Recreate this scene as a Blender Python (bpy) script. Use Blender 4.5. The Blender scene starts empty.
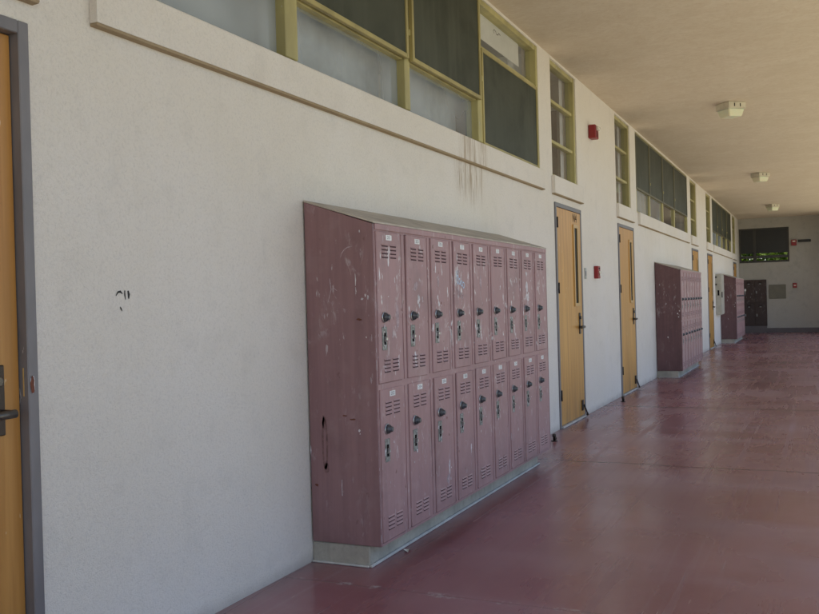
import bpy, bmesh, math, random
from mathutils import Vector, Matrix, Quaternion
random.seed(7)
scene = bpy.context.scene
col = scene.collection

# ------------------------------------------------------------------ materials
class NT:
    def __init__(s, name):
        s.m = bpy.data.materials.new(name); s.m.use_nodes = True
        s.t = s.m.node_tree; s.n = s.t.nodes; s.n.clear()
        s.out = s.n.new('ShaderNodeOutputMaterial')
        s._pos = None
    def node(s, kind, **kw):
        n = s.n.new(kind)
        for k, v in kw.items(): setattr(n, k, v)
        return n
    def put(s, sock, v):
        if hasattr(v, 'is_output'): s.t.links.new(v, sock)
        elif isinstance(v, (tuple, list)):
            sock.default_value = tuple(v) + (1,) if len(v) == 3 and sock.type == 'RGBA' else tuple(v)
        else: sock.default_value = v
    def pos(s):
        if s._pos is None: s._pos = s.node('ShaderNodeNewGeometry').outputs['Position']
        return s._pos
    def xyz(s):
        n = s.node('ShaderNodeSeparateXYZ'); s.put(n.inputs[0], s.pos()); return n.outputs
    def map(s, scale, off=(0, 0, 0), vec=None):
        n = s.node('ShaderNodeMapping'); s.put(n.inputs['Vector'], vec or s.pos())
        n.inputs['Scale'].default_value = scale; n.inputs['Location'].default_value = off
        return n.outputs[0]
    def noise(s, scale, detail=4, rough=.55, stretch=(1, 1, 1), off=(0, 0, 0), dist=0):
        n = s.node('ShaderNodeTexNoise')
        s.put(n.inputs['Vector'], s.map(stretch, off))
        n.inputs['Scale'].default_value = scale; n.inputs['Detail'].default_value = detail
        n.inputs['Roughness'].default_value = rough; n.inputs['Distortion'].default_value = dist
        return n.outputs['Fac']
    def voro(s, scale, stretch=(1, 1, 1), off=(0, 0, 0), feature='F1'):
        n = s.node('ShaderNodeTexVoronoi', feature=feature)
        s.put(n.inputs['Vector'], s.map(stretch, off)); n.inputs['Scale'].default_value = scale
        return n.outputs['Distance']
    def rng(s, v, a, b, c=0., d=1., smooth=True):
        n = s.node('ShaderNodeMapRange')
        n.interpolation_type = 'SMOOTHSTEP' if smooth else 'LINEAR'
        s.put(n.inputs['Value'], v)
        for k, x in (('From Min', a), ('From Max', b), ('To Min', c), ('To Max', d)): n.inputs[k].default_value = x
        return n.outputs[0]
    def math(s, op, a, b=0., c=None):
        n = s.node('ShaderNodeMath', operation=op); s.put(n.inputs[0], a); s.put(n.inputs[1], b)
        if c is not None: s.put(n.inputs[2], c)
        return n.outputs[0]
    def mul(s, *v):
        r = v[0]
        for x in v[1:]: r = s.math('MULTIPLY', r, x)
        return r
    def mix(s, f, a, b, blend='MIX'):
        n = s.node('ShaderNodeMix', data_type='RGBA', blend_type=blend)
        s.put(n.inputs[0], f); s.put(n.inputs[6], a); s.put(n.inputs[7], b)
        return n.outputs[2]
    def bump(s, h, strength=.3, dist=.01, normal=None):
        n = s.node('ShaderNodeBump'); s.put(n.inputs['Height'], h)
        n.inputs['Strength'].default_value = strength; n.inputs['Distance'].default_value = dist
        if normal is not None: s.put(n.inputs['Normal'], normal)
        return n.outputs[0]
    def bsdf(s, color, rough=.6, metal=0., spec=.5, normal=None, **kw):
        n = s.node('ShaderNodeBsdfPrincipled')
        s.put(n.inputs['Base Color'], color); s.put(n.inputs['Roughness'], rough)
        s.put(n.inputs['Metallic'], metal); s.put(n.inputs['Specular IOR Level'], spec)
        for k, v in kw.items(): s.put(n.inputs[k.replace('_', ' ')], v)
        if normal is not None: s.put(n.inputs['Normal'], normal)
        return n.outputs[0]
    def done(s, sh):
        s.t.links.new(sh, s.out.inputs['Surface']); return s.m

def simple(name, c, rough=.55, metal=0., spec=.5, var=.12, nscale=8, bump=0.):
    t = NT(name)
    f = t.noise(nscale, 5, .6)
    d = tuple(x * (1 - var) for x in c); l = tuple(min(1, x * (1 + var)) for x in c)
    cc = t.mix(t.rng(f, .3, .7), d, l)
    nm = t.bump(t.noise(nscale * 6, 3), bump, .003) if bump else None
    return t.done(t.bsdf(cc, t.rng(f, .3, .7, rough * .85, min(1, rough * 1.12)), metal, spec, nm))

def stucco(name, base, warm, grime=.5, stain=True, rough=.9, bs=.5):
    t = NT(name); x, y, z = t.xyz()
    big = t.noise(.9, 5, .6)
    mid = t.noise(5, 5, .65, off=(3, 1, 7))
    c = t.mix(t.rng(big, .3, .7), base, warm)
    c = t.mix(t.mul(t.rng(mid, .5, .72), .38 * grime), c, tuple(v * .62 for v in base))
    # faint vertical weather streaks
    st = t.noise(1, 6, .6, stretch=(9, 9, .35), off=(1, 2, 0))
    c = t.mix(t.mul(t.rng(st, .52, .75), .12 * grime), c, (base[0] * .66, base[1] * .62, base[2] * .55))
    # small spots
    sp = t.voro(7, off=(2, 2, 5))
    c = t.mix(t.mul(t.rng(sp, .035, .02), t.rng(t.noise(2.2, 2), .5, .62), .5), c, (.16, .13, .10))
    if stain:
        gx = t.rng(t.math('ABSOLUTE', t.math('SUBTRACT', x, 6.16)), .20, .33, 1, 0)
        zz = t.math('ADD', z, t.math('MULTIPLY', t.noise(1, 2, stretch=(14, 0, .01)), .55))
        gz = t.rng(zz, 2.20, 2.46)
        s1 = t.noise(1, 5, .7, stretch=(30, 5, 2.4), off=(0, 0, 4), dist=1.1)
        c = t.mix(t.mul(gx, gz, t.rng(s1, .40, .64), .70), c, (.33, .22, .11))
        # dirt band above the floor
        gb = t.rng(t.math('ADD', z, t.math('MULTIPLY', mid, .12)), .04, .14, 1, 0)
        c = t.mix(t.mul(gb, .45), c, (.22, .18, .17))
    fine = t.noise(85, 6, .75, dist=.6)
    grain = t.noise(190, 3, .6, off=(5, 5, 5))
    c = t.mix(t.mul(t.rng(fine, .36, .52, 1, 0), .30), c, tuple(v * .66 for v in base))
    h = t.math('ADD', fine, t.math('MULTIPLY', grain, .6))
    nm = t.bump(t.noise(3, 3), .12, .02)
    nm = t.bump(h, bs * 1.5, .009, nm)
    return t.done(t.bsdf(c, rough, 0, .25, nm))

def locker_paint(name, base, dark, scuff=1.):
    t = NT(name); x, y, z = t.xyz()
    st = t.noise(1, 6, .65, stretch=(26, 26, 1.1))
    big = t.noise(3.2, 5, .6, off=(4, 4, 4))
    c = t.mix(t.rng(st, .3, .72), dark, base)
    c = t.mix(t.mul(t.rng(big, .5, .75), .55), c, tuple(v * .62 for v in base))
    c = t.mix(t.mul(t.rng(t.noise(5, 4, .6, off=(9, 0, 2)), .52, .75), .35), c, (base[0] * 1.25, base[1] * 1.5, base[2] * 1.45))
    zone = t.math('ADD', t.mul(t.rng(z, .85, 1.1), t.rng(z, 1.42, 1.6, 1, 0)), .32)
    w1 = t.noise(13, 7, .72, stretch=(1, 1, .45), dist=1.2, off=(0, 3, 1))
    m1 = t.mul(t.rng(w1, .545, .66), t.rng(t.noise(4.5, 2, off=(7, 7, 0)), .42, .60), zone)
    c = t.mix(t.mul(m1, .85 * scuff), c, (.60, .55, .56))
    w2 = t.noise(34, 3, .6, stretch=(1, 1, .3), off=(2, 8, 1))
    c = t.mix(t.mul(t.rng(w2, .64, .69), zone, .85 * scuff), c, (.72, .70, .72))
    r = t.noise(26, 3, .6, stretch=(1, 1, .6), off=(1, 1, 9))
    c = t.mix(t.mul(t.rng(r, .68, .73), .8 * scuff), c, (.12, .045, .03))
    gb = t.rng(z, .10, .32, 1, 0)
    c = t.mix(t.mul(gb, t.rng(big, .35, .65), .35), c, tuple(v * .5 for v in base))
    nm = t.bump(t.noise(3.5, 3, stretch=(1, 1, .6)), .4, .012)
    nm = t.bump(st, .10, .002, nm)
    rough = t.rng(st, .3, .7, .42, .62)
    return t.done(t.bsdf(c, rough, 0, .45, nm))

def wood(name, base, dark):
    t = NT(name); x, y, z = t.xyz()
    g = t.noise(1, 7, .62, stretch=(30, 30, .9), dist=.6)
    g2 = t.noise(1, 4, .6, stretch=(6, 6, .35), off=(3, 0, 1))
    c = t.mix(t.rng(g, .3, .7), dark, base)
    c = t.mix(t.mul(t.rng(g2, .45, .7), .5), c, tuple(v * .72 for v in base))
    c = t.mix(t.mul(t.rng(t.noise(40, 2, stretch=(1, 1, .3)), .72, .76), .5), c, (.85, .75, .5))
    low = t.rng(t.math('ADD', z, t.math('MULTIPLY', g2, .5)), .35, .7, 1, 0)
    c = t.mix(t.mul(low, t.rng(g2, .4, .6), .45), c, (.20, .09, .025))
    return t.done(t.bsdf(c, .38, 0, .45, t.bump(g, .12, .002)))

M = {}
M['wall'] = stucco('stucco wall', (.855, .812, .765), (.825, .775, .705), .45)
M['drip'] = stucco('grimy sill underside', (.46, .37, .25), (.38, .29, .18), 1, False)  # shade under the sills put into the colour as a darker tan
M['ceil'] = NT('ceiling stucco')
def ceil_mat():
    t = M['ceil']; base = (.69, .61, .49)
    big = t.noise(1.3, 5, .7)
    brush = t.noise(1, 7, .75, stretch=(5, 3.2, 1), dist=1.6)
    fine = t.noise(1, 5, .75, stretch=(34, 20, 10))
    c = t.mix(t.rng(big, .3, .7), base, (.745, .665, .545))
    c = t.mix(t.mul(t.rng(brush, .40, .62), .42), c, (.62, .515, .39))
    c = t.mix(t.mul(t.rng(fine, .45, .65), .42), c, (.60, .50, .38))
    nm = t.bump(t.math('ADD', brush, t.math('MULTIPLY', fine, .5)), .35, .012)
    return t.done(t.bsdf(c, .95, 0, .15, nm))
M['ceil'] = ceil_mat()
M['endwall'] = stucco('end wall stucco', (.46, .44, .40), (.41, .39, .35), 1, False)  # stucco colour darkened to stand in for shade on the end wall
M['baseboard'] = simple('dark base band', (.13, .11, .11), .7)
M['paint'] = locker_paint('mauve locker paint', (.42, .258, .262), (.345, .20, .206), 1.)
M['paint_side'] = locker_paint('mauve side paint', (.305, .175, .180), (.25, .138, .145), .36)  # same locker mauve, darkened to paint in the end panel's shade
M['paint_side_dim'] = locker_paint('dull brown side paint', (.165, .085, .088), (.13, .066, .070), .35)  # mauve darkened further, painting deeper shade on the farther banks' ends
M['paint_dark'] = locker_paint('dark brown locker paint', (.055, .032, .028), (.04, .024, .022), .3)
M['dust'] = simple('dusty locker top', (.50, .455, .39), .95, spec=.1, var=.16, nscale=7)
M['black'] = simple('dark recess', (.012, .010, .011), .9, spec=.1)
M['gap'] = simple('locker vent shadow gap', (.085, .050, .056), .9, spec=.1)
M['scuff'] = simple('scraped white paint', (.62, .58, .60), .8, var=.25, nscale=60)
M['scuffgrey'] = simple('faint scraped paint', (.42, .32, .34), .8, var=.3, nscale=60)
M['rust'] = simple('rust mark', (.15, .05, .03), .85, var=.3, nscale=50)
M['stainring'] = simple('dark stain', (.19, .10, .10), .6, var=.3, nscale=40)
M['blue'] = simple('pale blue chalk writing', (.50, .62, .78), .9, var=.2, nscale=80)
M['steel'] = simple('worn steel', (.42, .43, .44), .34, .9, var=.3, nscale=60)
M['latch'] = simple('worn latch metal', (.23, .24, .23), .5, .3, var=.5, nscale=70)
M['dial'] = simple('black lock dial', (.06, .068, .08), .3, 0, .6, var=.3, nscale=60)
M['plate'] = simple('white number plate', (.80, .80, .80), .6)
M['digit'] = simple('grey digits', (.22, .21, .23), .7)
M['concrete'] = NT('plinth concrete')
def conc(name, base, k=1.):
    t = NT(name)
    a = t.noise(4, 6, .65); b = t.noise(38, 4, .7)
    c = t.mix(t.rng(a, .3, .7), tuple(v * .72 for v in base), base)
    c = t.mix(t.mul(t.rng(b, .5, .7), .35), c, tuple(v * .55 for v in base))
    s = t.noise(1, 4, .6, stretch=(18, 18, 1.2))
    c = t.mix(t.mul(t.rng(s, .52, .7), .4), c, tuple(v * .6 for v in base))
    return t.done(t.bsdf(c, .9, 0, .2, t.bump(b, .4, .006)))
M['concrete'] = conc('plinth concrete', (.48, .445, .38))
M['conclip'] = conc('pale plinth lip', (.62, .61, .58))
M['wood'] = wood('varnished door wood', (.65, .345, .070), (.46, .21, .032))
M['wood_near'] = wood('deeper varnished door wood', (.50, .245, .062), (.40, .18, .04))
M['woodtrim'] = wood('pale wood trim', (.64, .42, .17), (.54, .34, .12))
def frame_paint(name, c, chip):
    t = NT(name)
    n = t.noise(16, 5, .7, stretch=(1, 1, .4))
    a = t.noise(5, 4, .6, stretch=(1, 1, .3))
    cc = t.mix(t.rng(a, .3, .7), tuple(v * .75 for v in c), tuple(v * 1.15 for v in c))
    cc = t.mix(t.rng(n, .69, .73), cc, chip)
    n2 = t.noise(26, 3, .6, stretch=(1, 1, .35), off=(3, 3, 3))
    cc = t.mix(t.mul(t.rng(n2, .70, .73), .8), cc, (.5, .49, .48))
    return t.done(t.bsdf(cc, t.rng(a, .3, .7, .4, .6), 0, .45, t.bump(n, .15, .003)))
M['dframe'] = frame_paint('grey door frame paint', (.20, .19, .20), (.24, .13, .10))
M['wframe'] = frame_paint('olive yellow window paint', (.44, .395, .18), (.22, .19, .08))
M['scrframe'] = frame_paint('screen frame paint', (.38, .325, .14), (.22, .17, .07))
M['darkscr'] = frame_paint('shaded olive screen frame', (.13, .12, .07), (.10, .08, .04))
def screen_mat():
    t = NT('dark insect screen'); x, y, z = t.xyz()
    a = t.noise(1.8, 5, .6, dist=.8); b = t.noise(1, 5, .6, stretch=(14, 14, .8))
    c = t.mix(t.rng(a, .3, .7), (.034, .040, .028), (.066, .074, .056))
    c = t.mix(t.mul(t.rng(b, .45, .7), .5), c, (.085, .092, .07))
    p = t.bsdf(c, .55, 0, .3, t.bump(t.noise(420, 1), .3, .002))
    tr = t.node('ShaderNodeBsdfTransparent').outputs[0]
    m = t.node('ShaderNodeMixShader'); m.inputs[0].default_value = .90
    t.t.links.new(tr, m.inputs[1]); t.t.links.new(p, m.inputs[2])
    return t.done(m.outputs[0])
M['screen'] = screen_mat()
def glass_mat(name, tint, dirt, refl=1.):
    t = NT(name)
    tr = t.node('ShaderNodeBsdfTransparent'); t.put(tr.inputs[0], tint)
    gl = t.node('ShaderNodeBsdfGlossy'); gl.inputs['Roughness'].default_value = .04
    t.put(gl.inputs['Normal'], t.bump(t.noise(1.4, 2), .05, .01))
    lw = t.node('ShaderNodeLayerWeight'); lw.inputs['Blend'].default_value = .5
    fr = t.math('ADD', t.math('MULTIPLY', t.math('POWER', lw.outputs['Facing'], 4.), .8), .04)
    m = t.node('ShaderNodeMixShader'); t.put(m.inputs[0], t.math('MULTIPLY', fr, refl))
    t.t.links.new(tr.outputs[0], m.inputs[1]); t.t.links.new(gl.outputs[0], m.inputs[2])
    df = t.node('ShaderNodeBsdfDiffuse'); df.inputs[0].default_value = (.46, .50, .54, 1)
    m2 = t.node('ShaderNodeMixShader'); t.put(m2.inputs[0], t.rng(t.noise(1.3, 2, .5, stretch=(1, 1, .8)), .25, .75, dirt * .4, dirt * 1.5))
    t.t.links.new(m.outputs[0], m2.inputs[1]); t.t.links.new(df.outputs[0], m2.inputs[2])
    return t.done(m2.outputs[0])
M['glass'] = glass_mat('dusty window glass', (.9, .93, .95), .42)
M['clearglass'] = glass_mat('clear window glass', (.93, .94, .94), .04)
M['darkglass'] = simple('dark vision glass', (.018, .014, .010), .35, 0, .04)
M['curtain'] = simple('grey curtain cloth', (.60, .62, .66), .95, spec=.05, var=.1)
M['blind'] = simple('beige blind cloth', (.55, .50, .42), .95, spec=.05, var=.1)
M['room'] = simple('pale room paint', (.72, .72, .70), .9, spec=.1, var=.05)
M['roomdark'] = simple('brown room panel', (.10, .065, .06), .8)
M['bracket'] = simple('dark bronze metal', (.06, .048, .042), .45, .7)
M['lever'] = simple('tarnished lever', (.12, .11, .10), .4, .8)
M['red'] = simple('red alarm plastic', (.27, .016, .02), .4, var=.1)
M['strobe'] = simple('clear strobe plastic', (.80, .76, .66), .3)
M['greymetal'] = simple('grey sheet metal', (.40, .40, .37), .5, 0, var=.15)
M['cabinet'] = simple('pale cabinet enamel', (.46, .44, .38), .55, 0, var=.12)
M['fixbase'] = simple('cream lamp housing', (.66, .62, .50), .5)
M['lens'] = NT('yellowed lamp lens')
t_ = M['lens']
M['lens'] = t_.done(t_.bsdf((.80, .80, .60), .35, 0, .5, t_.bump(t_.noise(120, 1), .3, .003), Subsurface_Weight=.4))
M['signblack'] = simple('black sign board', (.012, .012, .014), .5)
M['panelgrey'] = simple('olive grey notice panel', (.17, .16, .125), .8)
M['paper'] = simple('torn paper', (.75, .72, .66), .9)
M['dirt'] = conc('sunlit tan paving', (.61, .555, .385))
M['pencil'] = simple('black scrawl', (.03, .03, .03), .9)
M['dirtmark'] = simple('grey wall mark', (.33, .29, .25), .95)

def floor_mat():
    t = NT('polished red painted concrete'); x, y, z = t.xyz()
    big = t.noise(.55, 5, .62, stretch=(1, 1.3, 1))
    mid = t.noise(1.5, 3, .55, stretch=(.7, 1.1, 1), off=(4, 2, 0))
    base = t.mix(t.rng(big, .3, .7), (.225, .080, .092), (.295, .128, .140))
    base = t.mix(t.mul(t.rng(mid, .42, .82), .5), base, (.34, .215, .215))
    # long scuff trails running down the corridor
    tr = t.noise(1, 3, .55, stretch=(.5, 13, 1))
    base = t.mix(t.mul(t.rng(tr, .48, .80), t.rng(big, .35, .6, .3, 1), .50), base, (.33, .235, .24))
    sh = t.noise(1, 3, .55, stretch=(1.5, .5, 1), off=(2, 5, 0))  # soft pale bands, floor sheen painted into the colour
    base = t.mix(t.mul(t.rng(sh, .45, .75), .45), base, (.38, .25, .285))
    dk = t.noise(1, 3, .6, stretch=(.9, 1.1, 1), off=(6, 1, 0))
    base = t.mix(t.mul(t.rng(dk, .50, .70), .30), base, (.15, .055, .066))
    fine = t.noise(45, 4, .7)
    base = t.mix(t.mul(t.rng(fine, .55, .7), .22), base, (.30, .19, .19))
    sp = t.noise(60, 2, .5, off=(1, 4, 0))
    base = t.mix(t.mul(t.rng(sp, .75, .79), .5), base, (.42, .36, .35))
    # worn pale edge by the wall
    ed = t.rng(t.math('ADD', y, t.math('MULTIPLY', mid, .12)), -.10, .04)
    base = t.mix(t.mul(ed, .45), base, (.30, .22, .215))
    # tooled joints across the slab
    wob = t.math('MULTIPLY', t.math('SUBTRACT', t.noise(1.6, 3), .5), .10)
    jn = None; halo = None
    for xj, w in ((3.56, .007), (6.84, .016), (10.42, .042), (14.0, .03), (17.4, .035), (20.9, .035), (24.3, .04), (27.6, .04)):
        d = t.math('ABSOLUTE', t.math('SUBTRACT', t.math('ADD', x, wob), xj))
        a = t.rng(d, w * .5, w * 1.4, 1, 0); h = t.rng(d, w, w * 5, 1 if xj < 4 else .12, 0)
        if xj < 4: a = t.math('MULTIPLY', a, .3)
        jn = a if jn is None else t.math('MAXIMUM', jn, a); halo = h if halo is None else t.math('MAXIMUM', halo, h)
    base = t.mix(t.mul(halo, t.rng(t.noise(7, 5, .75), .5, .60), .8), base, (.46, .40, .40))
    base = t.mix(t.mul(jn, .7), base, (.045, .02, .022))
    rough = t.math('ADD', t.rng(mid, .3, .7, .20, .32), t.math('MULTIPLY', t.rng(tr, .5, .75), .14))
    nm = t.bump(t.noise(1.1, 3), .10, .03)
    nm = t.bump(fine, .06, .003, nm)
    nm = t.bump(t.math('MULTIPLY', jn, -1), .5, .004, nm)
    return t.done(t.bsdf(base, rough, 0, .55, nm))
M['floor'] = floor_mat()
def leaf_mat():
    t = NT('hedge leaves')
    c = t.mix(t.rng(t.noise(3, 4), .35, .65), (.02, .05, .008), (.22, .30, .04))
    p = t.bsdf(c, .5, 0, .4)
    tl = t.node('ShaderNodeBsdfTranslucent'); t.put(tl.inputs[0], (.25, .40, .05))
    m = t.node('ShaderNodeMixShader'); m.inputs[0].default_value = .3
    t.t.links.new(p, m.inputs[1]); t.t.links.new(tl.outputs[0], m.inputs[2])
    return t.done(m.outputs[0])
M['leaf'] = leaf_mat()
M['bark'] = simple('hedge bark', (.10, .07, .045), .9)

# ------------------------------------------------------------------ mesh builder
class MB:
    def __init__(s, mats):
        s.bm = bmesh.new(); s.mats = mats if isinstance(mats, list) else [mats]
    def _tag(s, geom_faces, mi, smooth=False):
        for f in geom_faces: f.material_index = mi; f.smooth = smooth
    def box(s, x0, x1, y0, y1, z0, z1, mi=0, bev=0.):
        vs = [s.bm.verts.new((x, y, z)) for x in (x0, x1) for y in (y0, y1) for z in (z0, z1)]
        idx = ((0, 1, 3, 2), (4, 6, 7, 5), (0, 4, 5, 1), (2, 3, 7, 6), (0, 2, 6, 4), (1, 5, 7, 3))
        fs = [s.bm.faces.new([vs[i] for i in f]) for f in idx]
        if bev:
            es = list({e for f in fs for e in f.edges})
            r = bmesh.ops.bevel(s.bm, geom=es, offset=bev, segments=1, affect='EDGES')
            fs = list({f for v in r['verts'] for f in v.link_faces} | {f for f in fs if f.is_valid})
        s._tag(fs, mi); return s
    def prism(s, poly, axis, a, b, mi=0, bev=0.):
        # poly: 2-D points in the plane normal to axis ('x': (y,z), 'y': (x,z), 'z': (x,y))
        def p(u, v, w): return {'x': (w, u, v), 'y': (u, w, v), 'z': (u, v, w)}[axis]
        A = [s.bm.verts.new(p(u, v, a)) for u, v in poly]; B = [s.bm.verts.new(p(u, v, b)) for u, v in poly]
        n = len(poly)
        fs = [s.bm.faces.new(A), s.bm.faces.new(B[::-1])]
        fs += [s.bm.faces.new([A[i], A[(i + 1) % n], B[(i + 1) % n], B[i]]) for i in range(n)]
        if bev:
            es = list({e for f in fs for e in f.edges})
            r = bmesh.ops.bevel(s.bm, geom=es, offset=bev, segments=1, affect='EDGES')
            fs = list({f for v in r['verts'] for f in v.link_faces} | {f for f in fs if f.is_valid})
        s._tag(fs, mi); return s
    def poly(s, pts, mi=0):
        f = s.bm.faces.new([s.bm.verts.new(p) for p in pts]); f.material_index = mi; return s
    def lathe(s, c, axis, prof, seg=16, mi=0, smooth=True):
        # prof: (radius, distance along axis)
        ax = Vector(axis).normalized(); q = Vector((0, 0, 1)).rotation_difference(ax)
        rings = []
        for r, h in prof:
            rings.append([s.bm.verts.new(Vector(c) + q @ Vector((r * math.cos(2 * math.pi * k / seg), r * math.sin(2 * math.pi * k / seg), h))) for k in range(seg)])
        fs = []
        for a, b in zip(rings, rings[1:]):
            fs += [s.bm.faces.new([a[k], a[(k + 1) % seg], b[(k + 1) % seg], b[k]]) for k in range(seg)]
        s._tag(fs, mi, smooth)
        caps = [s.bm.faces.new(rings[0][::-1]), s.bm.faces.new(rings[-1])]
        s._tag(caps, mi); return s
    def tube(s, a, b, r, seg=10, mi=0):
        a, b = Vector(a), Vector(b); return s.lathe(a, b - a, [(r, 0), (r, (b - a).length)], seg, mi)
    def ribbon(s, pts, w, to3, mi=0):
        # a painted stroke lying on a flat face: 2-D pts mapped by to3
        n = len(pts); L = []; R = []
        ws = w if isinstance(w, (list, tuple)) else [w] * n
        for i, p in enumerate(pts):
            a = Vector(pts[max(0, i - 1)]); b = Vector(pts[min(n - 1, i + 1)]); d = (b - a).normalized()
            m = Vector((-d.y, d.x)) * ws[i] * .5; p = Vector(p)
            L.append(s.bm.verts.new(to3(*(p + m)))); R.append(s.bm.verts.new(to3(*(p - m))))
        s._tag([s.bm.faces.new([L[i], L[i + 1], R[i + 1], R[i]]) for i in range(n - 1)], mi); return s
    def blot(s, c, rx, rz, to3, mi=0, n=11, rough=.45):
        pts = []
        for k in range(n):
            a = 2 * math.pi * k / n; q = 1 - rough * random.random()
            pts.append(to3(c[0] + rx * q * math.cos(a), c[1] + rz * q * math.sin(a)))
        return s.poly(pts, mi)
    def text(s, body, size, to3, mi=0):
        cu = bpy.data.curves.new('lettering', 'FONT'); cu.body = body; cu.size = size; cu.align_x = 'CENTER'; cu.align_y = 'CENTER'
        ob = bpy.data.objects.new('lettering', cu); col.objects.link(ob)
        dg = bpy.context.evaluated_depsgraph_get(); me = bpy.data.meshes.new_from_object(ob.evaluated_get(dg))
        vs = [s.bm.verts.new(to3(v.co.x, v.co.y)) for v in me.vertices]
        for p in me.polygons:
            try: f = s.bm.faces.new([vs[i] for i in p.vertices]); f.material_index = mi
            except ValueError: pass
        bpy.data.objects.remove(ob); bpy.data.curves.remove(cu); bpy.data.meshes.remove(me); return s
    def build(s, name, parent=None, loc=(0, 0, 0), recalc=True):
        if recalc: bmesh.ops.recalc_face_normals(s.bm, faces=s.bm.faces)
        me = bpy.data.meshes.new(name); s.bm.to_mesh(me); s.bm.free()
        for m in s.mats: me.materials.append(m)
        o = bpy.data.objects.new(name, me); col.objects.link(o); o.parent = parent; o.location = loc
        return o

def tag(o, label=None, cat=None, group=None, kind=None):
    for k, v in (('label', label), ('category', cat), ('group', group), ('kind', kind)):
        if v: o[k] = v
    return o
def empty(name, loc, label, cat, group=None):
    o = bpy.data.objects.new(name, None); col.objects.link(o); o.location = loc; o.empty_display_size = .2
    return tag(o, label, cat, group)
def copy_tree(o, parent=None):
    c = o.copy(); col.objects.link(c); c.parent = parent
    for k in list(o.children): copy_tree(k, c)
    return c

CEIL = 3.60
END = 30.215

# ------------------------------------------------------------------ setting
g = MB(M['dirt']); g.poly([(-400, -400, -.12), (400, -400, -.12), (400, 400, -.12), (-400, 400, -.12)])
tag(g.build('ground'), kind='structure')
f = MB(M['floor']); f.box(-8, END, -2.75, .0, -.115, 0)
tag(f.build('floor'), kind='structure')
c = MB(M['ceil']); c.box(-8, END + .35, -3.0, 7.3, CEIL, CEIL + .35)
tag(c.build('ceiling'), kind='structure')

# ------------------------------------------------------------------ school building
bld = empty('school_building', (0, 0, 0), 'long cream stucco school building with wooden doors and high windows along the covered walkway', 'building')
WZ0, WZ1 = 2.44, 3.575
wins = [(2.44, 8.00), (12.78, 18.15), (22.62, 27.60)]
trans = [(.95, 2.06), (8.42, 9.40), (11.40, 12.36), (18.62, 19.60), (21.35, 22.30), (28.10, 29.12)]
doors = [(1.10, 2.128), (8.446, 9.471), (11.422, 12.459), (18.66, 19.66), (21.36, 22.38), (28.10, 29.12)]
DZ = 2.194
openings = [(a, b, WZ0, WZ1) for a, b in wins + trans] + [(a, b, -.01, DZ) for a, b in doors]
xs = sorted({-8., END} | {v for o in openings for v in o[:2]}); zs = [-.01, DZ, WZ0, WZ1, CEIL]
# subdivide long runs a little so shading of bump stays local
w = MB(M['wall']); cache = {}
def wv(x, y, z):
    k = (round(x, 4), y, round(z, 4))
    if k not in cache: cache[k] = w.bm.verts.new((x, y, z))
    return cache[k]
def is_open(x, z): return any(a < x < b and c < z < d for a, b, c, d in openings)
T = .15
nx, nz = len(xs) - 1, len(zs) - 1
solid = [[not is_open((xs[i] + xs[i + 1]) / 2, (zs[j] + zs[j + 1]) / 2) for j in range(nz)] for i in range(nx)]
for i in range(nx):
    for j in range(nz):
        if not solid[i][j]: continue
        x0, x1, z0, z1 = xs[i], xs[i + 1], zs[j], zs[j + 1]
        w.bm.faces.new([wv(x0, 0, z0), wv(x1, 0, z0), wv(x1, 0, z1), wv(x0, 0, z1)])
        w.bm.faces.new([wv(x0, T, z0), wv(x0, T, z1), wv(x1, T, z1), wv(x1, T, z0)])
        if i == 0 or not solid[i - 1][j]: w.bm.faces.new([wv(x0, 0, z0), wv(x0, 0, z1), wv(x0, T, z1), wv(x0, T, z0)])
        if i == nx - 1 or not solid[i + 1][j]: w.bm.faces.new([wv(x1, 0, z0), wv(x1, T, z0), wv(x1, T, z1), wv(x1, 0, z1)])
        if j == 0 or not solid[i][j - 1]: w.bm.faces.new([wv(x0, 0, z0), wv(x0, T, z0), wv(x1, T, z0), wv(x1, 0, z0)])
        if j == nz - 1 or not solid[i][j + 1]: w.bm.faces.new([wv(x0, 0, z1), wv(x1, 0, z1), wv(x1, T, z1), wv(x0, T, z1)])
wall = w.build('wall', bld)
# the black scrawl and small marks on the plaster
wp = lambda x, z: (x, -.0015, z)
for pts, wd_ in (([(2.500, 1.318), (2.511, 1.331), (2.523, 1.333), (2.534, 1.325)], [.003, .007, .009, .003]),
                 ([(2.546, 1.337), (2.546, 1.320), (2.549, 1.304)], [.005, .006, .003]),
                 ([(2.563, 1.336), (2.567, 1.322), (2.565, 1.307)], [.007, .011, .005]),
                 ([(2.521, 1.278), (2.525, 1.270), (2.529, 1.262)], [.004, .006, .003])):
    sc = MB(M['pencil']); sc.ribbon(pts, wd_, wp); sc.build('scrawl_mark', wall)

# window sills (thick plaster bands)
for a, b in [(2.41, 8.04), (12.86, 18.2), (22.66, 27.65), (.85, 2.16), (8.38, 9.53), (11.39, 12.46), (18.6, 19.62), (21.3, 22.38), (28.0, 29.2)]:
    s_ = MB([M['wall'], M['drip']]); s_.prism([(-.001, 2.442), (-.032, 2.442), (-.036, 2.437), (-.036, 2.273), (-.001, 2.273)], 'x', a, b)  # 'drip' is the sill underside with shade put into its colour
    s_.prism([(-.001, 2.2725), (-.0345, 2.2725), (-.030, 2.264), (-.001, 2.262)], 'x', a + .002, b - .002, 1); s_.build('window_sill', bld)

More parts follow.
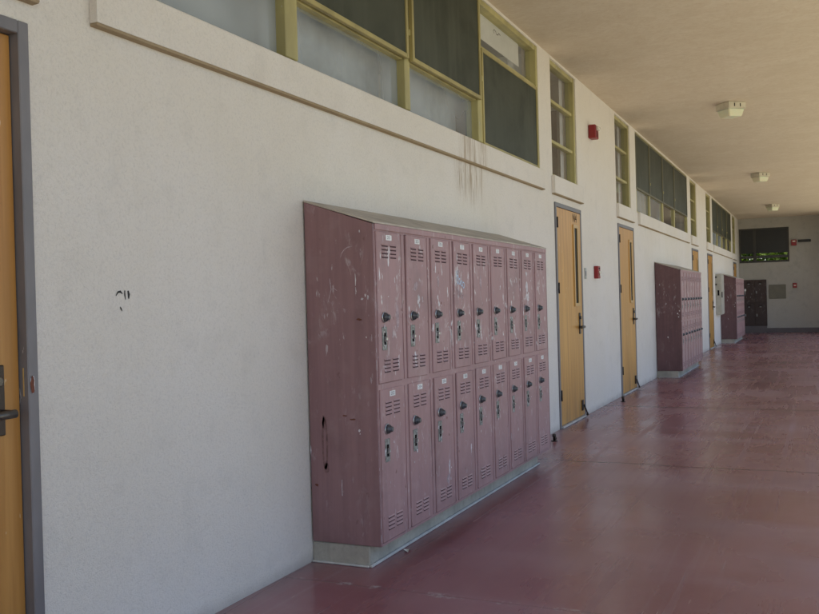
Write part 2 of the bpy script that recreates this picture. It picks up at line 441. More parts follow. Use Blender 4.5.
# windows
RAIL = 2.80
def curtain(x0, x1, z0, z1, y, mat, label, amp=.006, wl=.15):
    m = MB(mat); n = int((x1 - x0) / .012); pr = None
    ph = random.random() * 6
    for k in range(n + 1):
        x = x0 + (x1 - x0) * k / n
        yy = y + amp * math.sin(2 * math.pi * x / wl + ph + 1.3 * math.sin(x * 5)) + amp * .6 * math.sin(x * 23)
        cur = (m.bm.verts.new((x, yy, z0)), m.bm.verts.new((x, yy * .6 + y * .4, z1)))
        if pr: 
            fc = m.bm.faces.new([pr[0], cur[0], cur[1], pr[1]]); fc.smooth = True
        pr = cur
    return tag(m.build('curtain'), label, 'curtain', 'curtains behind the high windows')

def window(x0, x1, posts, kind):
    fr = MB(M['wframe']); y0, y1 = .002, (.10 if kind == 'A' else .06); py = .057 if kind == 'A' else .028
    J = .05
    fr.box(x0, x0 + J, y0, y1, WZ0, WZ1, 0, .004); fr.box(x1 - J, x1, y0, y1, WZ0, WZ1, 0, .004)
    fr.box(x0 + J, x1 - J, y0 + .004, y1 - .004, WZ1 - .045, WZ1, 0, .004)
    fr.box(x0 + J, x1 - J, y0 + .012, y1 - .004, WZ0, WZ0 + .025, 0, .004)
    for a, b in posts: fr.box(a, b, y0, y1, WZ0 + .025, WZ1 - .045, 0, .004)
    edges = [x0 + J] + [v for p in posts for v in p] + [x1 - J]
    cols = [(edges[2 * i], edges[2 * i + 1]) for i in range(len(posts) + 1)]
    zr0 = WZ0 + .025; zr1 = WZ1 - .045
    for i, (a, b) in enumerate(cols):
        r = 3.19 if kind == 'A' and i == 3 else RAIL
        fr.box(a, b, y0 + .014, y1 - .01, r - .03, r + .03, 0, .004)
    # sash stay brackets on the posts
    for a, b in posts: fr.box((a + b) / 2 + .012, (a + b) / 2 + .035, -.014, .002, RAIL + .13, RAIL + .17, 0, .003)
    wo = fr.build('window', bld)
    tag(wo, {'A': 'wide olive framed window above the near lockers'}.get(kind))
    for i, (a, b) in enumerate(cols):
        r = 3.19 if kind == 'A' and i == 3 else RAIL
        for z0, z1 in ((zr0, r - .03), (r + .03, zr1)):
            low = z0 == zr0
            p = MB(M['clearglass'] if (not low or (kind != 'A' and i >= 2)) else M['glass'])
            p.poly([(a, py, z0), (b, py, z0), (b, py, z1), (a, py, z1)]); p.build('pane', wo, recalc=False)
        # hinged insect screen in its own thin frame, standing proud
        if kind == 'A' and i == 3: z0, z1, ya = zr0 - .02, 3.19, -.008
        else: z0, z1, ya = RAIL - .03, zr1 + .02, -.030
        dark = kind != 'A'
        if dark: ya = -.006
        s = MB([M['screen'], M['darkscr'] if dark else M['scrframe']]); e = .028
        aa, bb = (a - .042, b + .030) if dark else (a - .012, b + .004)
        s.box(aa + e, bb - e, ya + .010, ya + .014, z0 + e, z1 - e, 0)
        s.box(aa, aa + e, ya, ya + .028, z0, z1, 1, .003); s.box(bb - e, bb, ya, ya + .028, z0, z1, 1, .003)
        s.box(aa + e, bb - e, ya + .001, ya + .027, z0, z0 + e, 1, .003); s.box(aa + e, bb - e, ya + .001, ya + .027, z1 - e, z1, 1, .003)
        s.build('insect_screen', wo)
    return cols
colsA = window(2.44, 8.00, [(3.70, 3.81), (5.07, 5.145), (6.385, 6.487)], 'A')
colsB = window(12.78, 18.15, [(13.86, 13.95), (15.12, 15.20), (16.40, 16.50)], 'B')
colsC = window(22.62, 27.60, [(23.75, 23.90), (24.95, 25.10), (26.25, 26.40)], 'C')
for i, (lab) in enumerate(('grey curtain in the leftmost bay of the near window',
                           'grey curtain in the second bay of the near window',
                           'grey curtain in the third bay of the near window, above the near lockers')):
    a, b = colsA[i]; curtain(a - .03, b + .03, 2.30, 3.56, .20, M['curtain'], lab)
for i, lab in ((0, 'beige curtain in the first bay of the middle window past the second door'),
               (1, 'beige curtain in the second bay of the middle window past the second door')):
    a, b = colsB[i]; curtain(a - .03, b + .03, 2.30, 3.56, .20, M['blind'], lab, .01, .2)
a, b = colsC[3]; curtain(a - .03, b + .03, 2.30, 3.56, .20, M['blind'], 'beige curtain in the last bay of the farthest high window', .01, .2)

a, b = colsA[3]
cd = MB([M['room'], M['pencil'], M['curtain']])
cd.prism([(a + .03, 3.33), (b - .25, 3.33), (b - .25, 3.545), (a + .03, 3.545)], 'y', .085, .088, 0)
cp = lambda x, z: (x, .0845, z)
cd.ribbon([(a + .56, 3.46), (a + .54, 3.475), (a + .56, 3.49), (a + .60, 3.485), (a + .62, 3.465), (a + .66, 3.47), (a + .68, 3.49), (a + .72, 3.48)], .008, cp, 1)
tag(cd.build('paper_card'), 'white paper card with a black scribble in the top of the near window', 'paper')
curtain(b - .22, b + .03, 2.30, 3.56, .20, M['curtain'], 'narrow pale curtain at the right end of the near window')
for xa, lab in ((9.24, 'narrow pale curtain inside the small window over the first door'), (12.22, 'narrow pale curtain behind the small window over the second door')):
    curtain(xa, xa + .30, 2.30, 3.56, .13, M['curtain'], lab, .01)

def transom(x0, x1):
    fr = MB(M['wframe']); y0, y1 = .012, .10; J = .05
    fr.box(x0, x0 + J, y0, y1, WZ0, WZ1, 0, .004); fr.box(x1 - J, x1, y0, y1, WZ0, WZ1, 0, .004)
    fr.box(x0 + J, x1 - J, y0 + .004, y1 - .004, WZ1 - .045, WZ1, 0, .004); fr.box(x0 + J, x1 - J, y0 + .004, y1 - .004, WZ0, WZ0 + .03, 0, .004)
    zb = [WZ0 + .03, 2.797, 3.192, WZ1 - .045]
    for z in zb[1:3]: fr.box(x0 + J, x1 - J, y0 + .02, y1 - .01, z - .016, z + .016, 0, .003)
    wo = fr.build('transom_window', bld)
    for k in range(3):
        za, zz = zb[k] + (.016 if k else 0), zb[k + 1] - (.016 if k < 2 else 0)
        p = MB(M['clearglass']); p.poly([(x0 + J, .060, za), (x1 - J, .060, za), (x1 - J, .060, zz), (x0 + J, .060, zz)]); p.build('pane', wo, recalc=False)
for a, b in trans: transom(a, b)

# rooms behind the windows
r = MB(M['room']); r.box(-8, END, 6.9, 7.0, -.1, 1.1); r.build('interior_wall', bld)
r = MB(M['room']); r.box(-8, END, .16, 7.2, CEIL - .012, CEIL - .004); r.build('interior_ceiling', bld)
r = MB(simple('room floor', (.22, .20, .18), .6)); r.box(-8, END, .16, 7.2, -.05, -.01); r.build('interior_floor', bld)
for xp in (8.20, 9.56, 12.56, 18.40, 19.75, 22.46, 28.0, 29.3):
    r = MB([M['room'], M['roomdark']])
    r.box(xp, xp + .1, .16, .25, 0, CEIL - .014, 0); r.box(xp + .004, xp + .09, .25, 6.9, 0, CEIL - .30, 1); r.box(xp + .004, xp + .09, .25, 6.9, CEIL - .30, CEIL - .014, 0)
    r.build('partition', bld)

# doors
def door(x0, x1, number=None, label=None, dy=-.032):
    fx = .042; L0, L1 = x0 + fx, x1 - fx; zt = DZ - .042
    lf = MB(M['wood_near'] if dy == 0 else M['wood']); lf.box(L0 + .003, L1 - .003, .022 + dy, .066 + dy, .026, zt - .003, 0, .003)
    d = lf.build('door', bld)
    if label: tag(d, label)
    fr = MB(M['dframe'])
    for a, b in ((x0, L0), (L1, x1)): fr.box(a, b, -.014, .10, 0, DZ, 0, .003)
    fr.box(L0, L1, -.0135, .10, zt, DZ, 0, .003)
    fr.box(L0, L0 + .012, .068, .098, 0, zt); fr.box(L1 - .012, L1, .068, .098, 0, zt)   # door stops of the rebate
    fr.build('door_frame', d)
    th = MB(M['conclip']); th.box(L0, L1, -.03, .098, .001, .02, 0, .004); th.build('threshold', d)
    for hz in (2.0, 1.363, .32):
        h = MB(M['bracket']); h.box(L0 - .016, L0 + .030, -.0155, -.0142, hz - .05, hz + .05); h.box(L0 + .003, L0 + .034, .016 + dy, .0215 + dy, hz - .05, hz + .05)
        h.tube((L0 + .003, -.018, hz - .052), (L0 + .003, -.018, hz + .052), .0075); h.build('hinge', d)
    # narrow vision light with a wooden trim
    gx0, gx1, gz0, gz1 = x0 + .69, x0 + .81, 1.21, 1.985
    tm = MB(M['woodtrim']); e = .034
    tm.box(gx0 - e, gx0, .010 + dy, .0215 + dy, gz0 - e, gz1 + e, 0, .002); tm.box(gx1, gx1 + e, .010 + dy, .0215 + dy, gz0 - e, gz1 + e, 0, .002)
    tm.box(gx0, gx1, .0105 + dy, .0215 + dy, gz0 - e, gz0, 0, .002); tm.box(gx0, gx1, .0105 + dy, .0215 + dy, gz1, gz1 + e, 0, .002)
    tm.build('glass_trim', d)
    gl = MB(M['darkglass']); gl.box(gx0, gx1, .019 + dy, .0214 + dy, gz0, gz1); gl.build('vision_glass', d)
    # lever on a tall plate
    px = L1 - (.098 if dy == 0 else .13); pe = .012 if dy == 0 else .045
    hd = MB([M['bracket'], M['lever']])
    hd.box(px - .032, px + .032, .014 + dy, .0215 + dy, .885, 1.105, 0, .003)
    hd.tube((px, .018 + dy, .957), (px, -.055, .957), .013, 12, 1)
    hd.tube((px - .095, -.050, .955), (px + pe, -.050, .957), .0135, 12, 1)
    hd.lathe((px, .016 + dy, 1.055), (0, -1, 0), [(.018, 0), (.018, .012), (.014, .016)], 14, 1)
    hd.build('handle', d)
    ks = MB(M['bracket'])
    ks.box(L1 - .14, L1 - .08, .008 + dy, .0215 + dy, .08, .19, 0, .003); ks.tube((L1 - .10, .004 + dy, .14), (L1 - .05, -.05, .04), .008, 10)
    ks.lathe((L1 - .05, -.05, .021), (0, 0, 1), [(.012, 0), (.013, .015), (.009, .03)], 12); ks.build('door_holder', d)
    if number:
        nm = MB(M['pencil']); cx = gx0 + .055
        nm.text(number, .135, lambda u, v: (cx + u, .0203 + dy, 2.085 + v * .95)); nm.build('door_number', d)
    return d
door(*doors[0], None, 'wooden door at the left edge of the photo', 0)
door(*doors[1], 'N4', 'wooden door numbered N4 beside the near lockers')
door(*doors[2], None); door(*doors[3]); door(*doors[4]); door(*doors[5])
# chipped strike on the jamb of the nearest door
ck = MB([M['rust'], M['scuff'], M['woodtrim']])
jp = lambda x, z: (x, -.0155, z)
ck.blot((2.101, 1.035), .0105, .036, jp, 1, 13, .5)
ck.blot((2.1, 1.035), .0095, .032, lambda x, z: (x, -.0160, z), 0, 13, .35)
ck.box(2.0840, 2.0855, .004, .008, 1.0, 1.09, 2)
ck.build('strike_plate', [o for o in bld.children if o.name.startswith('door')][0])

# end wall with its high screened opening
ow = (-1.478, -.02, 2.205, 3.285)
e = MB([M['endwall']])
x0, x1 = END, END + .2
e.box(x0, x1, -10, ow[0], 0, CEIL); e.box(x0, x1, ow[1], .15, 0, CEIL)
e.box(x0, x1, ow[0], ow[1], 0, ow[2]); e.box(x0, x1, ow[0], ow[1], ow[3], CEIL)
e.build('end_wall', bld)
b_ = MB(M['baseboard']); b_.box(END - .02, END - .001, -2.75, -.001, 0, .15, 0, .004); b_.build('baseboard', bld)
ef = MB(simple('dark window frame', (.045, .042, .038), .6)); X = END
ef.box(X + .03, X + .10, ow[0], ow[0] + .05, ow[2], ow[3]); ef.box(X + .03, X + .10, ow[1] - .05, ow[1], ow[2], ow[3])
ef.box(X + .03, X + .10, ow[0] + .05, ow[1] - .05, ow[3] - .05, ow[3]); ef.box(X + .03, X + .10, ow[0] + .05, ow[1] - .05, ow[2], ow[2] + .06)
ef.box(X + .02, X + .10, -.52, -.43, ow[2] + .06, ow[3] - .05)
eo = ef.build('louvre_window', bld)
for a, b in ((ow[0] + .05, -.52), (-.43, ow[1] - .05)):
    s = MB(simple('dark end screen', (.022, .023, .024), .5)); s.box(X + .05, X + .06, a, b, 2.50, ow[3] - .05)
    s.build('insect_screen', eo)
    for zz in (2.385,):
        l = MB(simple('grey louvre blade', (.06, .06, .055), .6)); l.box(X + .045, X + .065, a, b, zz - .042, zz + .042); l.build('louvre_blade', eo)
# unseen wall added to shade the far end of the walkway
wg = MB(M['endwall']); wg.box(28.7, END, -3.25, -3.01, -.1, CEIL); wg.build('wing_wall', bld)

# ------------------------------------------------------------------ lockers
PITCH = .3275; DEP = .384; ZB = .1043
def sidep(bm_):  # map (y, z world) on the near end panel
    return lambda y, z: (-.0008, y, z - ZB)
def locker_door(lower, num, seed, gapk, scuffs, paint):
    """a door hung in its own opening, origin at its left edge on the front plane"""
    rnd = random.Random(seed)
    W = .2605 - gapk * .008; H = .733
    m = MB([paint, M['gap'], M['scuff'], M['scuffgrey'], M['rust'], M['blue']])
    m.box(0, W, -.004, .014, 0, H, 0, .0035)
    for top in (True, False):
        for r_ in range(4):
            z = (H - .066 - r_ * .0185) if top else (.112 - r_ * .0185)
            for xx in (.055, .147):
                # louvre: dark slot under a small pressed hood
                m.box(xx, xx + .066, -.0048, -.0040, z - .0075, z + .0005, 1)
                m.prism([(-.0040, z + .006), (-.0040, z), (-.0072, z - .0015)], 'x', xx - .002, xx + .068, 0)
    fp = lambda x, z: (x, -.0047, z)
    for k, x, z, a, b in scuffs: m.blot((x, z), a, b, fp, k, 13, .6)
    for _ in range(rnd.randint(1, 5)):
        x, z = rnd.uniform(.03, .24), rnd.uniform(.2, .56); dx = rnd.uniform(-.03, .03); dz = rnd.uniform(.02, .08)
        m.ribbon([(x, z), (x + dx * .4, z - dz * .5), (x + dx, z - dz)], [.001, rnd.uniform(.0015, .004), .001], fp, rnd.choice((2, 3, 3)))
    for _ in range(rnd.randint(3, 8)):      # chipped edges
        side = rnd.random() < .5; z = rnd.uniform(.05, .7); h = rnd.uniform(.004, .022); w_ = rnd.uniform(.001, .0035)
        x = .0045 if side else W - .0045 - w_
        m.poly([fp(x, z), fp(x + w_, z + h * .2), fp(x + w_ * .7, z + h), fp(x, z + h * .8)], rnd.choice((2, 3, 3, 4)))
    kz_ = .51 if lower else .29
    for _ in range(rnd.randint(2, 7)):      # knocks around the lock
        m.blot((rnd.uniform(.03, .17), kz_ + rnd.gauss(0, .09)), rnd.uniform(.002, .007), rnd.uniform(.004, .016), fp, rnd.choice((2, 2, 3, 4)), 9, .6)
    for _ in range(rnd.randint(0, 4)):
        m.blot((rnd.uniform(.03, .24), rnd.uniform(.1, .62)), rnd.uniform(.003, .007), rnd.uniform(.004, .014), fp, rnd.choice((2, 2, 4, 3)))
    return m
def locker_fittings(d, num, rnd, seen, lower):
    H = .733; kx, kz = .062, (.539 if lower else .318)
    k = MB([M['steel'], M['dial']])
    k.lathe((kx, -.004, kz), (0, -1, 0), [(.027, 0), (.0265, .004), (.024, .006)], 18, 0)
    k.lathe((kx, -.010, kz), (0, -1, 0), [(.0235, 0), (.021, .010), (.014, .018), (.012, .026), (.009, .0275)], 18, 1)
    k.build('combination_dial', d)
    l = MB([M['latch'], M['black'], M['steel'], M['scuff']])
    lz = kz - .103
    l.box(kx - .026, kx + .026, -.0065, -.0038, lz - .056, lz + .056, 0, .002)
    l.box(kx - .010, kx + .012, -.0071, -.0066, lz - .030, lz + .028, 1)
    l.prism([(-.0066, lz + .010), (-.019, lz + .004), (-.019, lz - .008), (-.0066, lz - .016)], 'x', kx - .008, kx + .009, 2)
    l.lathe((kx, -.0066, lz + .047), (0, -1, 0), [(.004, 0), (.003, .002)], 8, 2); l.lathe((kx, -.0066, lz - .048), (0, -1, 0), [(.004, 0), (.003, .002)], 8, 2)
    for _ in range(5):
        l.blot((kx + rnd.uniform(-.028, .028), lz + rnd.uniform(-.06, .06)), .005, .012, lambda x, z: (x, -.0068 if abs(x - kx) < .0265 else -.0049, z), 3)
    l.build('latch', d)
    p = MB([M['plate'] if seen else M['scuffgrey'], M['digit']])
    p.box(.103, .165, -.0055, -.0038, H - .041, H - .015, 0, .001)
    if seen: p.text(num, .024, lambda u, v: (.134 + u * 1.2, -.0059, H - .0278 + v), 1)
    p.build('number_plate', d)

def locker_bank(X0, n, label, first, detail):
    Wt = n * PITCH + .012; hf = 1.539; hb = 1.667
    root = empty('locker_bank', (X0, 0, ZB), label, 'lockers', 'banks of mauve school lockers along the wall')
    for near in (True, False):
        a = 0 if near else Wt - .012
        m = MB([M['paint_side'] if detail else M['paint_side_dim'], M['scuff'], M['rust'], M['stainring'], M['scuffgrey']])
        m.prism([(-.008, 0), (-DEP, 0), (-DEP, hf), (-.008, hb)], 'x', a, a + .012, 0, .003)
        if near:
            sp = sidep(m)
            if detail:
                S = lambda pts, wd, mi: m.ribbon(pts, wd, sp, mi)
                S([(-.205, 1.488), (-.213, 1.510), (-.228, 1.528), (-.247, 1.538), (-.270, 1.541)], [.002, .004, .004, .005, .002], 4)
                S([(-.143, 1.392), (-.146, 1.366), (-.149, 1.337), (-.140, 1.305), (-.129, 1.272)], [.002, .006, .007, .004, .002], 4)
                S([(-.149, 1.339), (-.165, 1.344), (-.183, 1.330)], [.002, .004, .002], 4)
                S([(-.283, 1.410), (-.285, 1.38), (-.283, 1.351)], [.002, .006, .002], 1)
                S([(-.283, 1.345), (-.286, 1.325), (-.284, 1.310)], [.002, .004, .002], 1)
                S([(-.182, .416), (-.1805, .385), (-.181, .337)], [.002, .003, .002], 1)
                S([(-.333, 1.40), (-.345, 1.30), (-.336, 1.22)], [.001, .002, .001], 4)
                for (cy, cz, ry, rz, mi) in ((-.349, 1.294, .006, .014, 1), (-.312, 1.612, .004, .008, 1), (-.284, .657, .008, .010, 1), (-.287, .642, .003, .005, 1),
                                             (-.207, .726, .016, .005, 2), (-.249, .71, .018, .006, 2), (-.04, .382, .013, .010, 2), (-.317, 1.288, .008, .006, 1), (-.335, 1.305, .004, .01, 1),
                                             (-.363, 1.10, .004, .02, 4), (-.30, 1.19, .020, .007, 2), (-.335, 1.105, .004, .006, 1), (-.012, .55, .004, .03, 1), (-.355, .9, .007, .02, 4)):
                    m.blot((cy, cz), ry, rz, sp, mi, 12, .5)
                # the worn dark ring where a handle once sat
                ring = [(-.092 + .012 * math.cos(q), .590 + .125 * math.sin(q)) for q in [k * 2 * math.pi / 28 for k in range(29)]]
                S(ring, .010, 3); m.blot((-.098, .468), .016, .030, sp, 3, 14, .25); m.blot((-.088, .69), .010, .04, sp, 3, 14, .3)
            else:
                for cy, cz in ((-.33, .98), (-.36, 1.02), (-.345, .93), (-.18, .62)): m.blot((cy, cz), .01, .014, sp, 1)
            for zz in (.25, .9, 1.5):   # worn paint along the front edge
                pass
        # chipped front arris
        if near and detail:
            rr = random.Random(5); z = .02
            while z < 1.5:
                h = rr.uniform(.01, .06)
                if rr.random() < .75:
                    wd = rr.uniform(.0015, .004)
                    m.poly([(.0005, -DEP - .0007, z), (.0005 + wd, -DEP - .0007, z + h * .3), (.0005 + wd * .8, -DEP - .0007, z + h), (.0005, -DEP - .0007, z + h * .9)], 4 if rr.random() < .5 else 1)
                z += h + rr.uniform(.0, .03)
        m.build('side_panel', root)
    # carcass and face frame
    fz = [(0, .012), (.744, .773), (1.506, 1.539)]
    m = MB([M['paint'], M['gap'], M['black']])
    m.box(.0125, Wt - .0125, -DEP + .020, -.012, .004, 1.530, 2)
    y0, y1 = -DEP, -DEP + .018
    for z0, z1 in fz: m.box(.0125, Wt - .0125, y0 + (.001 if z0 == .744 else 0), y1, z0, z1, 0)
    m.box(.0125, Wt - .0125, -DEP - .006, -DEP - .0002, 1.513, 1.5425, 0, .002)       # drip lip under the slope
    for i in range(n + 1):
        xa = .0125 if i == 0 else i * PITCH - .043; xb = i * PITCH + .021 if i < n else Wt - .0125
        for (za, zb_) in ((.012, .744), (.773, 1.506)):
            m.box(xa, xb, y0 + .0015, y1 - .001, za, zb_, 0)
            if 0 < i < n: m.box((xa + xb) / 2 - .006, (xa + xb) / 2 + .008, y0 - .0015, y0 + .0014, za + .002, zb_ - .002, 0, .0007)
    m.build('cabinet_frame', root)
    tp = MB([M['dust'], M['paint']])
    tp.prism([(-DEP - .004, hf + .004), (-DEP - .004, hf + .0125), (-.006, hb + .010), (-.006, hb + .001)], 'x', .0, Wt, 0, .001)
    tp.build('sloped_top', root)
    rnd = random.Random(int(X0 * 10))
    for i in range(n):
        for lower in (False, True):
            num = str(first + i * 2 + (1 if lower else 0))
            gapk = rnd.random()
            sc_ = []
            if detail and not lower:
                sc_ = {0: [(2, .19, .50, .006, .020), (3, .21, .33, .022, .09)],
                       1: [(2, .14, .40, .022, .035), (3, .11, .47, .03, .03), (2, .17, .50, .004, .012), (2, .15, .37, .012, .02)],
                       2: [(3, .09, .50, .02, .05), (2, .10, .37, .016, .018), (2, .08, .41, .008, .02), (4, .13, .38, .006, .010)],
                       3: [(2, .05, .645, .009, .03), (2, .07, .555, .010, .025), (3, .07, .56, .02, .02)],
                       4: [(3, .12, .50, .03, .06)],
                       5: [(2, .17, .47, .008, .025), (2, .19, .54, .005, .015)],
                       7: [(2, .11, .47, .04, .055), (2, .13, .40, .05, .05), (2, .10, .57, .03, .02), (3, .12, .33, .05, .06), (2, .16, .3, .012, .06), (2, .07, .62, .016, .03)],
                       8: [(2, .07, .50, .01, .02)]}.get(i, [])
            elif detail:
                sc_ = {2: [(2, .19, .22, .016, .06), (3, .17, .15, .03, .04), (4, .19, .40, .005, .012)], 3: [(2, .21, .27, .010, .04)], 4: [(2, .05, .1, .005, .01)],
                       5: [(2, .03, .65, .006, .012)]}.get(i, [])
            bent = {1: .014, 2: .009, 3: .017, 4: .013, 6: .012, 7: .009}.get(i, 0.) if not lower else {1: .004, 2: .011, 3: .014, 4: .006}.get(i, 0.)
            if detail: gapk += bent * 95
            m = locker_door(lower, num, int(X0 * 100) + i * 2 + lower, gapk, sc_, M['paint'])
            if detail and i == 3 and not lower:
                fp = lambda x, z: (x, -.0051, z)
                # two small chalked words, unreadable
                for bx, bz, s_, mi in ((.055, .512, 1., 5), (.050, .440, .85, 3)):
                    for k in range(4):
                        px = bx + k * .030 * s_; pz = bz - k * .010 * s_
                        ring = [(px + .012 * s_ * math.cos(q), pz + (.017 if k else .026) * s_ * math.sin(q)) for q in [j * 2 * math.pi / 10 + k for j in range(10)]]
                        m.ribbon(ring, .0075 * s_, fp, mi)
                    m.ribbon([(bx - .014, bz + .05 * s_), (bx - .012, bz - .01)], .008 * s_, fp, mi)
            d = m.build('locker_door', root, (i * PITCH + .0232, -DEP - .0005, .0135 if lower else .7745))
            d.rotation_euler = (rnd.uniform(-.001, .004), (bent if detail else 0) + rnd.uniform(-.001, .001), rnd.uniform(-.006, .006))
            locker_fittings(d, num, rnd, detail, lower)
    return root
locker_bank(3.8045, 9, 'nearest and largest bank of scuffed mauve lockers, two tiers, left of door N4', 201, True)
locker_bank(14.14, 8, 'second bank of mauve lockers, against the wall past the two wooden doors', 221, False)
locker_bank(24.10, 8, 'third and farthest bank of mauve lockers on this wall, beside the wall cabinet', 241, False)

def plinth(x0, x1, label):
    m = MB([M['concrete'], M['conclip']])
    m.box(x0, x1, -.317, -.001, 0, .1035, 0, .006)
    m.box(x0 - .006, x1 + .006, -.332, -.3172, .0005, .014, 1, .003)
    m.box(x0 - .014, x0 - .0005, -.3172, -.002, .0005, .010, 1, .003)
    # casting seams
    for k in range(1, 4): 
        xx = x0 + (x1 - x0) * k / 4 - .5
        m.box(xx, xx + .006, -.3182, -.3168, .016, .100, 0)
    return tag(m.build('concrete_plinth'), label, 'plinth', 'concrete plinths under the lockers')
plinth(3.8137, 6.63, 'grey concrete plinth under the nearest locker bank')
plinth(14.15, 16.66, 'grey concrete plinth under the second locker bank')
plinth(24.11, 26.6, 'grey concrete plinth under the farthest locker bank')

# dark lockers on the end wall
el = empty('end_locker_bank', (END, -.10, .22), 'dark brown lockers standing on the end wall under the louvred opening', 'lockers')
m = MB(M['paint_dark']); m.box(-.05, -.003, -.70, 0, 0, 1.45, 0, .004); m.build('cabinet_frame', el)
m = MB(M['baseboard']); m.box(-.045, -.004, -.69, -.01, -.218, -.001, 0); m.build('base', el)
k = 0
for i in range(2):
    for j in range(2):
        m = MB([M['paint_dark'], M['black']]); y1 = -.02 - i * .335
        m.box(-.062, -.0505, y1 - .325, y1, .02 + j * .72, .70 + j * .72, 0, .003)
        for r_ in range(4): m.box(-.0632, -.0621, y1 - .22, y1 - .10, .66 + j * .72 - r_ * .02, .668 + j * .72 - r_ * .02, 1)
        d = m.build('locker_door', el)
        p = MB([M['latch']]); p.box(-.068, -.0622, y1 - .19, y1 - .13, .585 + j * .72, .61 + j * .72); p.build('number_plate', d)
        p = MB([M['latch']]); p.box(-.072, -.0622, y1 - .07, y1 - .03, .30 + j * .72, .38 + j * .72, 0, .003); p.build('latch', d)
m = MB(M['plate']); m.box(-.067, -.0622, -.10, -.05, 1.10, 1.17); tag(m.build('sticker', el), None)

# ------------------------------------------------------------------ wall fittings
a = empty('fire_horn', (10.02, 0, 3.11), 'red fire alarm horn with pale strobe, high on the cream wall between two doors', 'fire alarm')
m = MB([M['red'], M['black']]); m.box(-.075, .075, -.085, -.001, -.075, .075, 0, .008)
for q in range(5): m.box(-.045, .045, -.0865, -.0851, -.058 + q * .013, -.053 + q * .013, 1)
m.build('housing', a)
m = MB(M['strobe']); m.prism([(-.085, .012), (-.115, .020), (-.115, .052), (-.085, .064)], 'x', -.05, .05, 0, .004); m.build('strobe', a)
a = empty('fire_pull_station', (10.11, 0, 1.545), 'small red fire alarm pull box at chest height between the first two doors', 'fire alarm')
m = MB([M['red'], M['black']]); m.box(-.055, .055, -.05, -.001, -.07, .07, 0, .006); m.box(-.03, .03, -.0512, -.0501, .035, .05, 1); m.build('housing', a)
m = MB(M['strobe']); m.box(-.035, .035, -.066, -.0505, -.012, .012, 0, .004); m.box(-.010, .010, -.062, -.0505, -.045, -.0125, 0, .003); m.build('handle', a)
m = MB([M['greymetal'], M['digit']]); m.box(9.60, 9.665, -.010, -.001, 1.465, 1.585, 0, .002); m.box(9.613, 9.652, -.0114, -.0102, 1.50, 1.55, 1)
tag(m.build('wall_plate'), 'narrow grey plate on the wall just right of the first door', 'plate')

a = empty('electrical_cabinet', (23.02, 0, 1.25), 'pale wall mounted electrical cabinet just before the farthest lockers', 'cabinet')
m = MB([M['cabinet'], M['greymetal']]); m.box(0, .75, -.115, -.001, -.50, .50, 0, .006); m.build('body', a)
m = MB(M['cabinet']); m.box(.02, .73, -.131, -.1155, -.48, .48, 0, .005); d = m.build('cabinet_door', a)
m = MB(M['bracket']); m.box(.05, .13, -.150, -.1315, -.08, .06, 0, .004); m.build('latch', d)
m = MB(M['black']); m.box(-.006, -.0005, -.085, -.045, -.03, .10); m.build('label_slot', a)
for zz in (.42, .24):
    m = MB(M['bracket']); m.box(-.05, -.0005, -.035, -.001, zz - .02, zz + .02, 0, .003); m.build('mounting_bracket', a)

# end wall fittings
a = empty('fire_horn', (END, -1.62, 2.78), 'red fire alarm horn on the dark end wall beside the louvred opening', 'fire alarm')
m = MB([M['red']]); m.box(-.08, -.001, -.075, .075, -.09, .09, 0, .006); m.build('housing', a)
m = MB(M['strobe']); m.box(-.10, -.0805, -.04, .04, .02, .06, 0, .004); m.build('strobe', a)
m = MB([M['signblack'], M['panelgrey']]); m.box(END - .03, END - .001, -2.10, -1.735, 2.785, 2.865, 0, .003)
tag(m.build('direction_sign'), 'long thin black sign high on the end wall beside the red horn', 'sign')
m = MB([M['panelgrey'], M['baseboard']]); m.box(END - .02, END - .001, -1.36, -.87, 1.06, 1.50, 0, .004)
tag(m.build('notice_board'), 'blank olive grey panel on the end wall right of the dark lockers', 'panel')
a = empty('fire_pull_station', (END, -1.62, 1.46), 'small red pull box on the end wall right of the grey panel', 'fire alarm')
m = MB([M['red']]); m.box(-.05, -.001, -.055, .055, -.075, .075, 0, .005); m.build('housing', a)
m = MB(M['strobe']); m.box(-.06, -.0505, -.03, .03, -.012, .012, 0, .003); m.build('handle', a)

# ceiling lights
def lamp(x, y, label):
    r = empty('ceiling_light', (x, y, CEIL), label, 'light fixture', 'square lights on the walkway ceiling')
    r.rotation_euler = (0, 0, math.radians(43)); r.scale = (.84, .84, 1)
    m = MB([M['fixbase'], M['bracket']]); m.box(-.15, .15, -.15, .15, -.075, -.001, 0, .006)
    m.box(-.152, .152, -.152, .152, -.082, -.0755, 0, .003)
    for yy in (-.05, .05): m.box(-.152, -.1502, yy - .008, yy + .008, -.06, -.02, 1)
    m.build('housing', r)
    m = MB(M['lens'])
    A = [(-.135, -.135), (.135, -.135), (.135, .135), (-.135, .135)]
    bt = [(u * .80, v * .80) for u, v in A]
    va = [m.bm.verts.new((u, v, -.0825)) for u, v in A]; vb = [m.bm.verts.new((u, v, -.170)) for u, v in bt]
    m.bm.faces.new(va); m.bm.faces.new(vb[::-1])
    for i in range(4): m.bm.faces.new([va[i], vb[i], vb[(i + 1) % 4], va[(i + 1) % 4]])
    bmesh.ops.bevel(m.bm, geom=list(m.bm.edges), offset=.008, segments=2, affect='EDGES')
    m.build('lens', r); return r
L0 = lamp(11.72, -1.36, 'nearest and largest square light fixture on the tan ceiling')
for x, y, lab in ((18.85, -1.30, 'middle square light fixture of the three on the tan ceiling'), (25.75, -1.22, 'farthest square light fixture, near the end wall')):
    q = copy_tree(L0); q.location = (x, y, CEIL); q['label'] = lab

